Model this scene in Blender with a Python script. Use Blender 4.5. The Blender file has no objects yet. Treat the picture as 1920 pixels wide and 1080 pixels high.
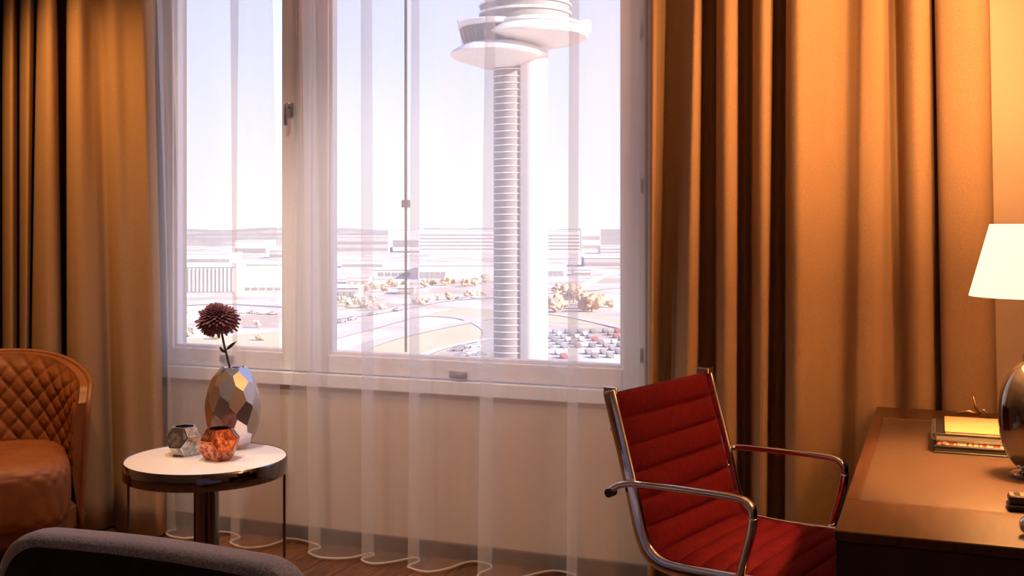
import bpy, bmesh, math, random
from mathutils import Vector, Matrix
from math import sin, cos, pi, radians as R
random.seed(7)
sc = bpy.context.scene
COL = sc.collection

# ------------------------------------------------------------------ camera
FPX, HY, YAW, EYE = 2051.0, 425.0, R(21.3), 1.36
cam_d = bpy.data.cameras.new('camera'); cam = bpy.data.objects.new('camera', cam_d); COL.objects.link(cam)
cam.location = (0, 0, EYE); cam.rotation_euler = (R(90), 0, YAW)
cam_d.sensor_width = 36; cam_d.lens = 36 * FPX / 1920; cam_d.shift_y = -(540 - HY) / 1920
cam_d.clip_start = .05; cam_d.clip_end = 9000
sc.camera = cam

# ------------------------------------------------------------------ world, sun, exposure
w = bpy.data.worlds.new('sky'); sc.world = w; w.use_nodes = True
nt = w.node_tree; nt.nodes.clear()
wo = nt.nodes.new('ShaderNodeOutputWorld'); bg = nt.nodes.new('ShaderNodeBackground')
tc = nt.nodes.new('ShaderNodeTexCoord'); sx = nt.nodes.new('ShaderNodeSeparateXYZ'); cr = nt.nodes.new('ShaderNodeValToRGB')
nt.links.new(tc.outputs['Generated'], sx.inputs[0]); nt.links.new(sx.outputs['Z'], cr.inputs[0])
cr.color_ramp.elements[0].position = 0.0; cr.color_ramp.elements[0].color = (1.25, 1.24, 1.25, 1)
cr.color_ramp.elements[1].position = 0.55; cr.color_ramp.elements[1].color = (.42, .60, 1.25, 1)
e = cr.color_ramp.elements.new(.10); e.color = (1.10, 1.12, 1.30, 1)
e = cr.color_ramp.elements.new(.22); e.color = (.88, .95, 1.32, 1)
nt.links.new(cr.outputs[0], bg.inputs[0]); bg.inputs[1].default_value = 1.15
nt.links.new(bg.outputs[0], wo.inputs[0])

sun_d = bpy.data.lights.new('sun', 'SUN'); sun_d.energy = 13.5; sun_d.angle = R(.6); sun_d.color = (1, .87, .77)
sun = bpy.data.objects.new('sun', sun_d); COL.objects.link(sun)
sd = Vector((cos(R(-3)) * cos(R(28)), sin(R(-3)) * cos(R(28)), sin(R(28))))   # towards the sun
sun.rotation_euler = sd.to_track_quat('Z', 'Y').to_euler()

# daylight portal in the window opening (guides sampling only)
pd = bpy.data.lights.new('window_portal', 'AREA'); pd.shape = 'RECTANGLE'; pd.size = 2.36; pd.size_y = 2.0; pd.cycles.is_portal = True
po = bpy.data.objects.new('window_portal', pd); COL.objects.link(po); po.location = (-2.23, 4.42, 1.67); po.rotation_euler = (R(-90), 0, 0)

sc.view_settings.view_transform = 'Standard'; sc.view_settings.look = 'None'
sc.view_settings.gamma = 1; sc.view_settings.use_curve_mapping = False
sc.view_settings.exposure = 0.0

# ------------------------------------------------------------------ helpers
CA, SA = cos(YAW), sin(YAW)
def ray(px, py):
    u = (px - 960) / FPX; v = (HY - py) / FPX
    return Vector((-SA + u * CA, CA + u * SA, v))
def at_d(px, py, d): r = ray(px, py); return Vector((0, 0, EYE)) + r * d
def at_Y(px, Y, py=HY): r = ray(px, py); return Vector((0, 0, EYE)) + r * (Y / r.y)
def at_z(px, py, z): r = ray(px, py); return Vector((0, 0, EYE)) + r * ((z - EYE) / r.z)
def lerp(a, b, t): return a + (b - a) * t
def smooth(t): t = max(0, min(1, t)); return t * t * (3 - 2 * t)

def tag(o, label=None, cat=None, group=None, kind=None):
    if label: o['label'] = label
    if cat: o['category'] = cat
    if group: o['group'] = group
    if kind: o['kind'] = kind
    return o
def empty(name, loc=(0, 0, 0), rz=0):
    o = bpy.data.objects.new(name, None); COL.objects.link(o); o.location = loc; o.rotation_euler = (0, 0, rz)
    o.empty_display_size = .05
    return o
def link_mesh(name, me, parent=None, loc=None, rot=None):
    o = bpy.data.objects.new(name, me); COL.objects.link(o)
    if parent: o.parent = parent
    if loc is not None: o.location = loc
    if rot is not None: o.rotation_euler = rot
    return o
def copy_tree(o, parent=None):
    c = o.copy(); COL.objects.link(c); c.parent = parent
    for ch in list(o.children): copy_tree(ch, c)
    return c

class MB:
    """collects shapes into one bmesh"""
    def __init__(s): s.bm = bmesh.new()
    def box(s, x0, x1, y0, y1, z0, z1, bevel=0, seg=2, M=None):
        m = Matrix.Translation(((x0 + x1) / 2, (y0 + y1) / 2, (z0 + z1) / 2)) @ Matrix.Diagonal((abs(x1 - x0), abs(y1 - y0), abs(z1 - z0), 1))
        r = bmesh.ops.create_cube(s.bm, size=1, matrix=m); vs = r['verts']
        if bevel:
            es = list({e for v in vs for e in v.link_edges})
            rb = bmesh.ops.bevel(s.bm, geom=es, offset=bevel, segments=seg, profile=.5, affect='EDGES')
            vs = list({v for f in rb['faces'] for v in f.verts} | {v for v in vs if v.is_valid})
        if M is not None: bmesh.ops.transform(s.bm, matrix=M, verts=[v for v in vs if v.is_valid])
        return s
    def cyl(s, p0, p1, r0, r1=None, n=20, caps=True):
        p0, p1 = Vector(p0), Vector(p1); r1 = r0 if r1 is None else r1
        d = p1 - p0; q = d.to_track_quat('Z', 'Y').to_matrix().to_4x4()
        bmesh.ops.create_cone(s.bm, cap_ends=caps, segments=n, radius1=r0, radius2=r1, depth=d.length, matrix=Matrix.Translation((p0 + p1) / 2) @ q)
        return s
    def lathe(s, prof, n=32, c=(0, 0, 0), close_top=True, close_bot=True):
        rings = []
        for r, z in prof:
            rings.append([s.bm.verts.new((c[0] + r * cos(2 * pi * k / n), c[1] + r * sin(2 * pi * k / n), c[2] + z)) for k in range(n)])
        for a, b in zip(rings, rings[1:]):
            for k in range(n): s.bm.faces.new((a[k], a[(k + 1) % n], b[(k + 1) % n], b[k]))
        if close_bot: s.bm.faces.new(list(reversed(rings[0])))
        if close_top: s.bm.faces.new(rings[-1])
        return s
    def tube(s, pts, r, n=8, closed=False, flat=None):
        """round tube along points; flat=(a,b) gives a flat bar: a across (horizontal normal), b along the other axis"""
        pts = [Vector(p) for p in pts]; N = len(pts); rings = []
        for i, p in enumerate(pts):
            if closed: t = pts[(i + 1) % N] - pts[i - 1]
            else: t = pts[min(i + 1, N - 1)] - pts[max(i - 1, 0)]
            t.normalize()
            up = Vector((0, 1, 0)) if flat else (Vector((0, 0, 1)) if abs(t.z) < .95 else Vector((1, 0, 0)))
            a = up.cross(t)
            if a.length < 1e-5: a = Vector((1, 0, 0)).cross(t)
            a.normalize(); b = t.cross(a).normalized()
            rr = r[i] if isinstance(r, (list, tuple)) else r
            ring = []
            for k in range(n):
                th = 2 * pi * k / n
                if flat:
                    cx_, sx_ = cos(th), sin(th)
                    ex = .45
                    ring.append(s.bm.verts.new(p + a * flat[1] * math.copysign(abs(cx_) ** ex, cx_) + b * flat[0] * math.copysign(abs(sx_) ** ex, sx_)))
                else: ring.append(s.bm.verts.new(p + a * rr * cos(th) + b * rr * sin(th)))
            rings.append(ring)
        for i in range(N if closed else N - 1):
            A, B = rings[i], rings[(i + 1) % N]
            for k in range(n): s.bm.faces.new((A[k], A[(k + 1) % n], B[(k + 1) % n], B[k]))
        if not closed: s.bm.faces.new(list(reversed(rings[0]))); s.bm.faces.new(rings[-1])
        return s
    def grid(s, fn, nu, nv, wrap_u=False):
        vs = [[s.bm.verts.new(fn(i / (nu if wrap_u else nu - 1), j / (nv - 1))) for j in range(nv)] for i in range(nu)]
        for i in range(nu if wrap_u else nu - 1):
            for j in range(nv - 1):
                i2 = (i + 1) % nu
                s.bm.faces.new((vs[i][j], vs[i2][j], vs[i2][j + 1], vs[i][j + 1]))
        return s
    def mesh(s, name, mat, sm=False):
        bmesh.ops.recalc_face_normals(s.bm, faces=s.bm.faces)
        me = bpy.data.meshes.new(name); s.bm.to_mesh(me); s.bm.free()
        me.materials.append(mat)
        if sm:
            for p in me.polygons: p.use_smooth = True
            if sm != 'all': me.set_sharp_from_angle(angle=R(40))
        return me
    def build(s, name, mat, parent=None, sm=False, loc=None, rot=None):
        return link_mesh(name, s.mesh(name, mat, sm), parent, loc, rot)

def spline(pts, k=5):
    """Catmull-Rom through 2-D/3-D tuples"""
    P = [Vector(p) for p in pts]; out = []
    for i in range(len(P) - 1):
        p0, p1, p2, p3 = P[max(i - 1, 0)], P[i], P[i + 1], P[min(i + 2, len(P) - 1)]
        for j in range(k):
            t = j / k
            out.append(.5 * ((2 * p1) + (p2 - p0) * t + (2 * p0 - 5 * p1 + 4 * p2 - p3) * t * t + (3 * p1 - p0 - 3 * p2 + p3) * t ** 3))
    out.append(P[-1]); return out

# ------------------------------------------------------------------ materials
def mat(name, col, rough=.6, metal=0, spec=.5, noise=None, bump=None, trans=0, coat=0, sheen=0, col2=None, stretch=None, detail=3, emis=None, contrast=(.3, .7)):
    m = bpy.data.materials.new(name); m.use_nodes = True; n = m.node_tree.nodes; l = m.node_tree.links
    b = n['Principled BSDF']
    b.inputs['Base Color'].default_value = (*col, 1); b.inputs['Roughness'].default_value = rough; b.inputs['Metallic'].default_value = metal
    b.inputs['Specular IOR Level'].default_value = spec; b.inputs['Coat Weight'].default_value = coat; b.inputs['Coat Roughness'].default_value = .08
    b.inputs['Sheen Weight'].default_value = sheen
    if emis: b.inputs['Emission Color'].default_value = (*emis[0], 1); b.inputs['Emission Strength'].default_value = emis[1]
    if noise or bump:
        t = n.new('ShaderNodeTexCoord'); mp = n.new('ShaderNodeMapping'); l.new(t.outputs['Object'], mp.inputs[0])
        if stretch: mp.inputs['Scale'].default_value = stretch
    if noise:
        nz = n.new('ShaderNodeTexNoise'); nz.inputs['Scale'].default_value = noise; nz.inputs['Detail'].default_value = detail
        l.new(mp.outputs[0], nz.inputs['Vector'])
        r = n.new('ShaderNodeValToRGB'); r.color_ramp.elements[0].position = contrast[0]; r.color_ramp.elements[1].position = contrast[1]
        r.color_ramp.elements[0].color = (*col, 1); r.color_ramp.elements[1].color = (*(col2 or col), 1)
        l.new(nz.outputs['Fac'], r.inputs[0]); l.new(r.outputs[0], b.inputs['Base Color'])
    if bump:
        nb = n.new('ShaderNodeTexNoise'); nb.inputs['Scale'].default_value = bump[0]; nb.inputs['Detail'].default_value = 3
        l.new(mp.outputs[0], nb.inputs['Vector'])
        bp = n.new('ShaderNodeBump'); bp.inputs['Strength'].default_value = bump[1]; bp.inputs['Distance'].default_value = .003
        l.new(nb.outputs['Fac'], bp.inputs['Height']); l.new(bp.outputs[0], b.inputs['Normal'])
    return m

M = {}
M['wall'] = mat('wall_paint', (.60, .50, .42), .85, noise=3, col2=(.63, .53, .445), bump=(180, .12))
M['ceil'] = mat('ceiling_paint', (.62, .56, .48), .9, noise=2, col2=(.65, .59, .5))
M['plank'] = mat('walnut_floor', (.045, .018, .008), .38, noise=5, col2=(.16, .065, .026), stretch=(9, .9, 3), bump=(40, .15), detail=6)
M['plank2'] = mat('walnut_floor_light', (.075, .03, .013), .38, noise=4, col2=(.22, .095, .04), stretch=(10, .8, 3), bump=(40, .15), detail=6)
M['sub'] = mat('floor_joint', (.012, .006, .004), .8, noise=8, col2=(.018, .009, .006))
M['base'] = mat('dark_baseboard', (.03, .017, .011), .5, noise=6, col2=(.05, .028, .018), stretch=(1, 8, 8))
M['frame'] = mat('white_frame_paint', (.83, .84, .88), .42, noise=2, col2=(.86, .87, .90))
M['chrome'] = mat('chrome', (.82, .82, .84), .07, 1, noise=3, col2=(.86, .86, .87))
M['steel'] = mat('grey_metal', (.42, .42, .44), .35, 1, noise=4, col2=(.5, .5, .5))
M['darkchrome'] = mat('chrome_dark_reflection', (.19, .185, .20), .08, 1, noise=3, col2=(.21, .205, .22))  # reflection of the dark room put into the metal colour
M['rodm'] = mat('grey_rod', (.34, .31, .30), .5, noise=4, col2=(.4, .36, .35))
M['black'] = mat('black_plastic', (.012, .012, .013), .35, noise=5, col2=(.018, .018, .019))
M['red'] = mat('red_wool', (.070, .0018, .005), .85, noise=60, col2=(.10, .003, .008), bump=(350, .35), spec=.12)
M['desk'] = mat('desk_walnut', (.032, .013, .007), .36, noise=5, col2=(.075, .031, .016), stretch=(8, 1, 4), bump=(60, .08), detail=6, coat=.08)
M['deskdark'] = mat('dark_desk_side', (.016, .009, .007), .5, noise=6, col2=(.026, .015, .011), stretch=(4, 4, .6))
M['pad'] = mat('taupe_leather', (.060, .037, .028), .42, spec=.4, noise=40, col2=(.075, .047, .035), bump=(300, .15))
M['drape'] = mat('tan_velvet_drape', (.33, .225, .145), .9, noise=220, col2=(.40, .28, .185), bump=(400, .25), spec=.2)
M['tan'] = mat('cognac_leather', (.19, .060, .012), .58, noise=14, col2=(.26, .084, .017), bump=(160, .2))
M['tanedge'] = mat('cognac_piping', (.20, .07, .022), .5, noise=14, col2=(.25, .09, .03))
M['felt'] = mat('charcoal_felt_window_blue', (.10, .145, .30), .95, noise=240, col2=(.30, .41, .76), bump=(420, .6), spec=.1, sheen=.9)  # bluish window light put into the felt's base colour
M['feltback'] = mat('shaded_felt_back', (.008, .008, .010), .95, noise=90, col2=(.013, .013, .016))  # shade on the camera side of the chair back, painted as black
M['white'] = mat('white_lacquer', (.86, .83, .80), .3, noise=2, col2=(.88, .85, .82))
M['vase'] = mat('brushed_silver', (.66, .64, .67), .26, 1, noise=5, col2=(.72, .70, .73))
M['silver'] = mat('polished_silver', (.74, .73, .72), .1, 1, noise=30, col2=(.8, .79, .78))
M['etch_s'] = mat('etched_silver', (.36, .34, .32), .32, 1, noise=55, col2=(.74, .72, .69), bump=(90, .7), contrast=(.42, .6))
M['copper'] = mat('polished_copper', (.56, .20, .11), .14, 1, noise=30, col2=(.64, .25, .14))
M['etch_c'] = mat('etched_copper', (.24, .07, .04), .34, 1, noise=55, col2=(.66, .30, .20), bump=(90, .7), contrast=(.42, .6))
M['petal'] = mat('dusky_petals', (.115, .035, .05), .75, noise=14, col2=(.24, .095, .13))
M['stem'] = mat('dark_stem', (.02, .028, .016), .6, noise=10, col2=(.035, .045, .022))
M['lampbase'] = mat('mercury_glass', (.30, .26, .22), .06, .85, noise=12, col2=(.07, .055, .045), coat=.6, detail=8, contrast=(.4, .62), bump=(25, .08))
M['brass'] = mat('brass', (.80, .52, .22), .25, 1, noise=9, col2=(.86, .58, .26))
M['card'] = mat('tan_card', (.40, .25, .13), .6, noise=20, col2=(.44, .28, .15))
M['paper'] = mat('paper_edges', (.72, .68, .62), .8, noise=200, col2=(.6, .56, .5), stretch=(.2, .2, 30))
M['slate'] = mat('slate_pages', (.10, .09, .09), .7, noise=120, col2=(.16, .145, .14), stretch=(.2, .2, 30))
M['redprint'] = mat('red_white_print', (.40, .07, .04), .5, noise=60, col2=(.78, .62, .52), stretch=(2.2, .3, .6), contrast=(.47, .53))
M['orangedot'] = mat('orange_print', (.75, .16, .03), .5, noise=9, col2=(.8, .2, .04))

# sheer voile, pane glass and lamp shade: own node set-ups
def nodemat(name):
    m = bpy.data.materials.new(name); m.use_nodes = True; m.node_tree.nodes.clear(); return m, m.node_tree.nodes, m.node_tree.links
def sheer_mat(name, cover, col):
    m, n, l = nodemat(name)
    o = n.new('ShaderNodeOutputMaterial'); mx = n.new('ShaderNodeMixShader'); m2 = n.new('ShaderNodeMixShader')
    tr = n.new('ShaderNodeBsdfTransparent'); df = n.new('ShaderNodeBsdfDiffuse'); tl = n.new('ShaderNodeBsdfTranslucent')
    df.inputs[0].default_value = (*col, 1); tl.inputs[0].default_value = (*col, 1); m2.inputs[0].default_value = .5
    t = n.new('ShaderNodeTexCoord'); mp = n.new('ShaderNodeMapping'); nz = n.new('ShaderNodeTexNoise'); mr = n.new('ShaderNodeMapRange')
    mp.inputs['Scale'].default_value = (9, 9, .3); nz.inputs['Scale'].default_value = 1.5
    l.new(t.outputs['Object'], mp.inputs[0]); l.new(mp.outputs[0], nz.inputs['Vector']); l.new(nz.outputs['Fac'], mr.inputs[0])
    mr.inputs[3].default_value = cover * .94; mr.inputs[4].default_value = cover * 1.06
    l.new(mr.outputs[0], mx.inputs[0])
    l.new(df.outputs[0], m2.inputs[1]); l.new(tl.outputs[0], m2.inputs[2]); l.new(tr.outputs[0], mx.inputs[1]); l.new(m2.outputs[0], mx.inputs[2]); l.new(mx.outputs[0], o.inputs[0])
    return m
M['sheer'] = sheer_mat('white_voile', .30, (.88, .88, .92))
M['hem'] = sheer_mat('voile_hem', .75, (.85, .80, .76))
def glass_mat():
    m, n, l = nodemat('pane_glass')
    o = n.new('ShaderNodeOutputMaterial'); mx = n.new('ShaderNodeMixShader'); tr = n.new('ShaderNodeBsdfTransparent'); gl = n.new('ShaderNodeBsdfGlossy')
    tr.inputs[0].default_value = (.97, .98, .98, 1); gl.inputs['Roughness'].default_value = .01; mx.inputs[0].default_value = .05
    l.new(tr.outputs[0], mx.inputs[1]); l.new(gl.outputs[0], mx.inputs[2]); l.new(mx.outputs[0], o.inputs[0]); return m
M['glass'] = glass_mat()
def shade_mat():
    m, n, l = nodemat('lit_fabric_shade')
    o = n.new('ShaderNodeOutputMaterial'); ad = n.new('ShaderNodeAddShader'); em = n.new('ShaderNodeEmission'); df = n.new('ShaderNodeBsdfDiffuse')
    em.inputs[0].default_value = (1, .83, .58, 1); em.inputs[1].default_value = 1.3; df.inputs[0].default_value = (.8, .72, .6, 1)
    l.new(em.outputs[0], ad.inputs[0]); l.new(df.outputs[0], ad.inputs[1]); l.new(ad.outputs[0], o.inputs[0]); return m
M['shade'] = shade_mat()

# ------------------------------------------------------------------ room shell
WY = 4.10; XL, XR, YB, ZC = -4.9, .50, -1.6, 2.85
WX0, WX1, WZ0, WZ1 = -3.42, -1.044, .675, 2.66
fl = MB().box(XL - .2, XR + .2, YB - .2, WY + .3, -.12, -.012).build('floor', M['sub'])
tag(fl, 'dark walnut plank floor of the hotel room', kind='structure')
pw, plen = .135, 1.55
pm = [MB().box(-pw / 2 + .0012, pw / 2 - .0012, -plen / 2 + .0012, plen / 2 - .0012, -.012, 0, bevel=.0012, seg=1).mesh('plank', M[k], False) for k in ('plank', 'plank2')]
nx = int((XR - XL) / pw) + 1
for i in range(nx):
    x = XL + pw * (i + .5)
    if x > XR - pw / 2 + .03: continue
    off = (i * .618 % 1) * plen
    y = YB + off - plen / 2
    while y < WY + plen / 2:
        y0, y1 = max(y - plen / 2, YB), min(y + plen / 2, WY)
        if y1 - y0 > .05:
            o = link_mesh('plank', random.choice(pm), fl, (x, (y0 + y1) / 2, 0)); o.scale = (1, (y1 - y0) / plen, 1)
        y += plen
def wallbox(name, boxes, m, label):
    mb = MB()
    for b in boxes: mb.box(*b)
    return tag(mb.build(name, m), label, kind='structure')
wallbox('wall_back', [(XL - .2, WX0, WY, WY + .3, 0, ZC), (WX1, XR + .2, WY, WY + .3, 0, ZC), (WX0, WX1, WY, WY + .3, 0, WZ0), (WX0, WX1, WY, WY + .3, WZ1, ZC)], M['wall'], 'beige painted wall around and below the window')
wallbox('wall_right', [(XR, XR + .2, YB - .2, WY, 0, ZC)], M['wall'], 'beige side wall behind the desk')
wallbox('wall_left', [(XL - .2, XL, YB - .2, WY, 0, ZC)], M['wall'], 'beige side wall beyond the cognac armchair')
wallbox('wall_front', [(XL, XR, YB - .2, YB, 0, ZC)], M['wall'], 'beige wall opposite the window')
wallbox('ceiling', [(XL - .2, XR + .2, YB - .2, WY + .3, ZC, ZC + .15)], M['ceil'], 'plain pale ceiling')
bb = MB().box(XL, XR, WY - .014, WY, 0, .062, bevel=.003, seg=1)
tag(bb.build('baseboard_back', M['base']), 'low dark brown baseboard below the window', kind='structure')

# ------------------------------------------------------------------ window
win = empty('window_1', ((WX0 + WX1) / 2, WY, WZ0)); tag(win, 'white framed window with two sashes above the beige wall', kind='structure')
bpy.context.view_layer.update()
def wpart(mb, name, m, parent=win, sm=False):
    o = mb.build(name, m, None, sm); o.parent = parent; o.matrix_parent_inverse = parent.matrix_world.inverted(); return o
def childof(o, parent):
    o.parent = parent; o.matrix_parent_inverse = parent.matrix_world.inverted(); return o
fy0, fy1 = 4.085, 4.25
mb = MB()
mb.box(WX0, WX0 + .06, fy0, fy1, .735, WZ1, .004, 1); mb.box(WX1 - .032, WX1, fy0, fy1, .735, WZ1, .004, 1)
mb.box(WX0, WX1, fy0, fy1, WZ1 - .05, WZ1, .004, 1)
wpart(mb, 'window_frame', M['frame'])
wpart(MB().box(WX0 - .005, WX1 + .005, fy0 - .008, fy1, WZ0 - .005, .727, .004, 2), 'window_sill', M['frame'])
wpart(MB().box(-2.605, -2.530, fy0 + .002, fy1, .735, WZ1 - .05, .006, 2), 'mullion', M['frame'])
wpart(MB().box(-2.585, -2.572, fy0 - .006, fy0 + .006, .735, WZ1 - .05, .002, 1), 'mullion_bead', M['frame'])
def sash(x0, x1, px0, px1, nm):
    s = empty('sash', (0, 0, 0)); s.parent = win; s.matrix_parent_inverse = win.matrix_world.inverted()
    y0, y1 = 4.098, 4.155
    zb, zt, pz0, pz1 = .733, WZ1 - .052, .81, WZ1 - .12
    for nm_, b in (('stile', (x0, px0, y0, y1, zb, zt)), ('stile', (px1, x1, y0, y1, zb, zt)), ('rail', (px0, px1, y0, y1, zb, pz0)), ('rail', (px0, px1, y0, y1, pz1, zt))):
        wpart(MB().box(*b, .005, 2), nm_, M['frame'], s)
    g = .014
    mbd = MB(); yb = y0 + .014
    for b in ((px0, px0 + g, yb, y1, pz0, pz1), (px1 - g, px1, yb, y1, pz0, pz1), (px0 + g, px1 - g, yb, y1, pz0, pz0 + g), (px0 + g, px1 - g, yb, y1, pz1 - g, pz1)): mbd.box(*b, .003, 1)
    wpart(mbd, 'glazing_bead', M['frame'], s)
    wpart(MB().box(px0 + .004, px1 - .004, y1 - .022, y1 - .016, pz0 + .004, pz1 - .004), 'pane', M['glass'], s)
    return s
s1 = sash(-3.358, -2.607, -3.263, -2.676, 'left'); s2 = sash(-2.528, -1.078, -2.448, -1.139, 'right')
# lever handle on the left sash
hp = at_Y(545, 4.098, 205)
mb = MB().box(hp.x - .014, hp.x + .014, 4.088, 4.099, hp.z - .035, hp.z + .03, .006, 2)
mb.cyl((hp.x, 4.09, hp.z + .012), (hp.x, 4.06, hp.z + .012), .009, n=12)
mb.box(hp.x - .010, hp.x + .010, 4.052, 4.066, hp.z - .075, hp.z + .024, .006, 2)
wpart(mb, 'window_handle', M['steel'], win, True)
for px, py in ((860, 703), (428, 672)):
    p = at_Y(px, 4.098, py)
    mb = MB().box(p.x - .04, p.x + .04, 4.086, 4.099, p.z - .015, p.z + .015, .005, 2)
    mb.box(p.x - .012, p.x + .03, 4.070, 4.088, p.z - .010, p.z + .010, .005, 2)
    wpart(mb, 'window_catch', M['steel'], win, True)
for py in (60, 348, 665):
    p = at_Y(1203, 4.09, py)
    mb = MB().cyl((p.x, 4.083, p.z - .022), (p.x, 4.083, p.z + .022), .007, n=12); mb.cyl((p.x, 4.083, p.z - .027), (p.x, 4.083, p.z + .027), .004, n=10)
    wpart(mb, 'hinge', M['steel'], win, True)
# blind wand hanging in front of the right pane
p = at_Y(761, 4.128, 382); z0 = at_Y(761, 4.128, 660).z
rod = empty('blind_rod', (p.x, p.y, z0))
MB().cyl((0, 0, 0), (0, 0, p.z - z0), .0055, n=10).build('lower_rod', M['rodm'], rod, True)
MB().cyl((0, 0, p.z - z0), (0, 0, WZ1 - .13 - z0), .0065, n=10).build('upper_rod', M['steel'], rod, True)
MB().box(-.016, .016, -.012, .012, p.z - z0 - .016, p.z - z0 + .016, .003, 2).build('rod_connector', M['rodm'], rod)
tag(rod, 'thin grey vertical blind rod with square connector in front of the wide pane', 'blind rod')

# ------------------------------------------------------------------ curtains
def curtain(top, bot, z0, z1, m, name, rows=22, k=6, thick=0, hem=None, ease=1.0):
    T = [at_Y(px, Y).xy for px, Y in spline(top, k)]; B = [at_Y(px, Y).xy for px, Y in spline(bot, k)]
    n = len(T); mb = MB()
    def fn(u, v):
        i = round(u * (n - 1)); z = lerp(z0, z1, v)
        t = (z - z0) / (2.26 - z0); t = max(0, min(1.25, t)) ** ease
        p = B[i].lerp(T[i], t)
        return Vector((p.x, p.y, z))
    mb.grid(fn, n, rows)
    me = mb.mesh(name, m, 'all')
    o = link_mesh(name, me)
    # put the origin at the base
    c = Vector(((B[0].x + B[-1].x) / 2, (B[0].y + B[-1].y) / 2, z0)); me.transform(Matrix.Translation(-c)); o.location = c
    if thick:
        sm = o.modifiers.new('thickness', 'SOLIDIFY'); sm.thickness = thick; sm.offset = 0
    if hem:
        h = MB().tube([(b.x - c.x, b.y - c.y, .003) for b in B], .004, 6).build('hem', hem, o, 'all')
    return o
# left drape -------------------------------------------------------
LT = [(-130, 4.02), (-105, 3.88), (-70, 3.9), (-45, 4.03), (-25, 3.90), (-8, 3.88), (0, 3.99), (3, 4.03), (9, 3.92), (22, 3.88), (31, 3.96), (35, 4.05), (39, 3.94), (52, 3.88), (62, 3.93), (66, 4.04), (71, 3.92), (88, 3.85), (104, 3.89), (109, 4.0), (117, 4.06), (124, 3.99), (130, 3.89), (148, 3.86), (172, 3.92), (192, 3.945), (203, 3.90), (214, 3.885), (235, 3.91), (252, 3.89), (268, 3.87), (281, 3.91), (287, 3.955), (283, 4.0)]
LB = [(-130, 4.02), (-105, 3.88), (-70, 3.9), (-45, 4.03), (-25, 3.90), (-8, 3.88), (0, 3.99), (3, 4.03), (8, 3.91), (21, 3.86), (31, 3.94), (35, 4.04), (38, 3.93), (46, 3.87), (50, 3.93), (52, 4.03), (56, 3.90), (80, 3.83), (112, 3.87), (120, 3.95), (124, 4.05), (126, 3.96), (129, 3.88), (150, 3.84), (190, 3.88), (213, 3.945), (222, 3.90), (240, 3.86), (262, 3.87), (280, 3.875), (296, 3.88), (306, 3.91), (311, 3.955), (306, 4.0)]
o = curtain(LT, LB, .012, 2.82, M['drape'], 'drape', thick=.004)
tag(o, 'tan floor-length drape hanging behind the cognac armchair', 'curtain')
# right drape ------------------------------------------------------
RT = [(1232, 4.075), (1219, 4.05), (1217, 4.02), (1224, 3.985), (1238, 4.0), (1254, 4.035), (1278, 4.03), (1293, 3.985), (1304, 3.96), (1314, 3.985), (1318, 4.05), (1330, 4.07), (1343, 4.06), (1346, 3.99), (1360, 3.96), (1380, 3.98), (1385, 4.05), (1399, 4.075), (1411, 4.05), (1415, 3.99), (1430, 3.965), (1446, 3.985), (1451, 4.055), (1463, 4.075), (1474, 4.05), (1477, 3.98), (1496, 3.955), (1522, 3.975), (1556, 4.015), (1588, 4.015), (1608, 3.985), (1622, 3.96), (1654, 3.97), (1664, 4.03), (1676, 4.07), (1688, 4.045), (1693, 3.99), (1714, 3.96), (1738, 3.985), (1747, 4.05), (1754, 4.065), (1752, 4.0), (1760, 3.965), (1790, 3.95), (1828, 3.955), (1849, 3.99), (1853, 4.05)]
RB = [(1232, 4.075), (1219, 4.05), (1214, 4.02), (1217, 3.985), (1224, 4.0), (1232, 4.035), (1250, 4.03), (1262, 3.985), (1280, 3.96), (1302, 3.985), (1306, 4.05), (1324, 4.07), (1338, 4.06), (1343, 3.99), (1358, 3.96), (1377, 3.98), (1383, 4.05), (1395, 4.075), (1405, 4.05), (1411, 3.99), (1425, 3.97), (1434, 3.985), (1438, 4.055), (1456, 4.075), (1470, 4.05), (1474, 3.98), (1494, 3.955), (1520, 3.975), (1555, 4.015), (1580, 4.015), (1593, 3.985), (1608, 3.96), (1644, 3.965), (1668, 4.0), (1690, 4.03), (1702, 4.02), (1712, 3.98), (1732, 3.965), (1752, 3.985), (1764, 4.05), (1777, 4.065), (1775, 4.0), (1780, 3.965), (1804, 3.95), (1842, 3.955), (1870, 3.99), (1876, 4.05)]
def deepen(pts):
    return [(px, 4.078 - (4.078 - Y) * (1.75 if px < 1560 else lerp(1.75, 1.18, smooth((px - 1560) / 60)))) for px, Y in pts]
RT, RB = deepen(RT), deepen(RB)
o = curtain(RT, RB, .012, 2.82, M['drape'], 'drape', thick=.004)
tag(o, 'tan floor-length drape in deep folds behind the desk and red chair', 'curtain')
# sheers -----------------------------------------------------------
SLT = [(278, 4.04), (296, 4.05), (305, 4.0), (296, 3.965), (306, 3.94), (322, 3.96), (333, 4.0), (326, 3.97), (324, 3.94), (350, 3.93), (390, 4.0), (425, 4.03), (447, 4.0), (437, 3.96), (433, 3.93), (455, 3.91), (476, 3.95), (498, 4.02), (512, 4.04)]
SLB = [(296, 4.04), (306, 4.05), (322, 4.02), (330, 3.985), (318, 3.96), (312, 3.92), (322, 3.89), (345, 3.885), (356, 3.90), (363, 3.91), (375, 3.94), (405, 4.02), (434, 4.03), (450, 3.99), (438, 3.94), (433, 3.90), (460, 3.865), (500, 3.92), (530, 4.01)]
def match(a, b):
    n = max(len(a), len(b)); return a, b
o = curtain(SLT, SLB, .012, 2.81, M['sheer'], 'sheer_curtain', hem=M['hem'], k=7)
tag(o, 'narrow white sheer curtain panel hanging behind the round side table', 'sheer curtain')
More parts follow.
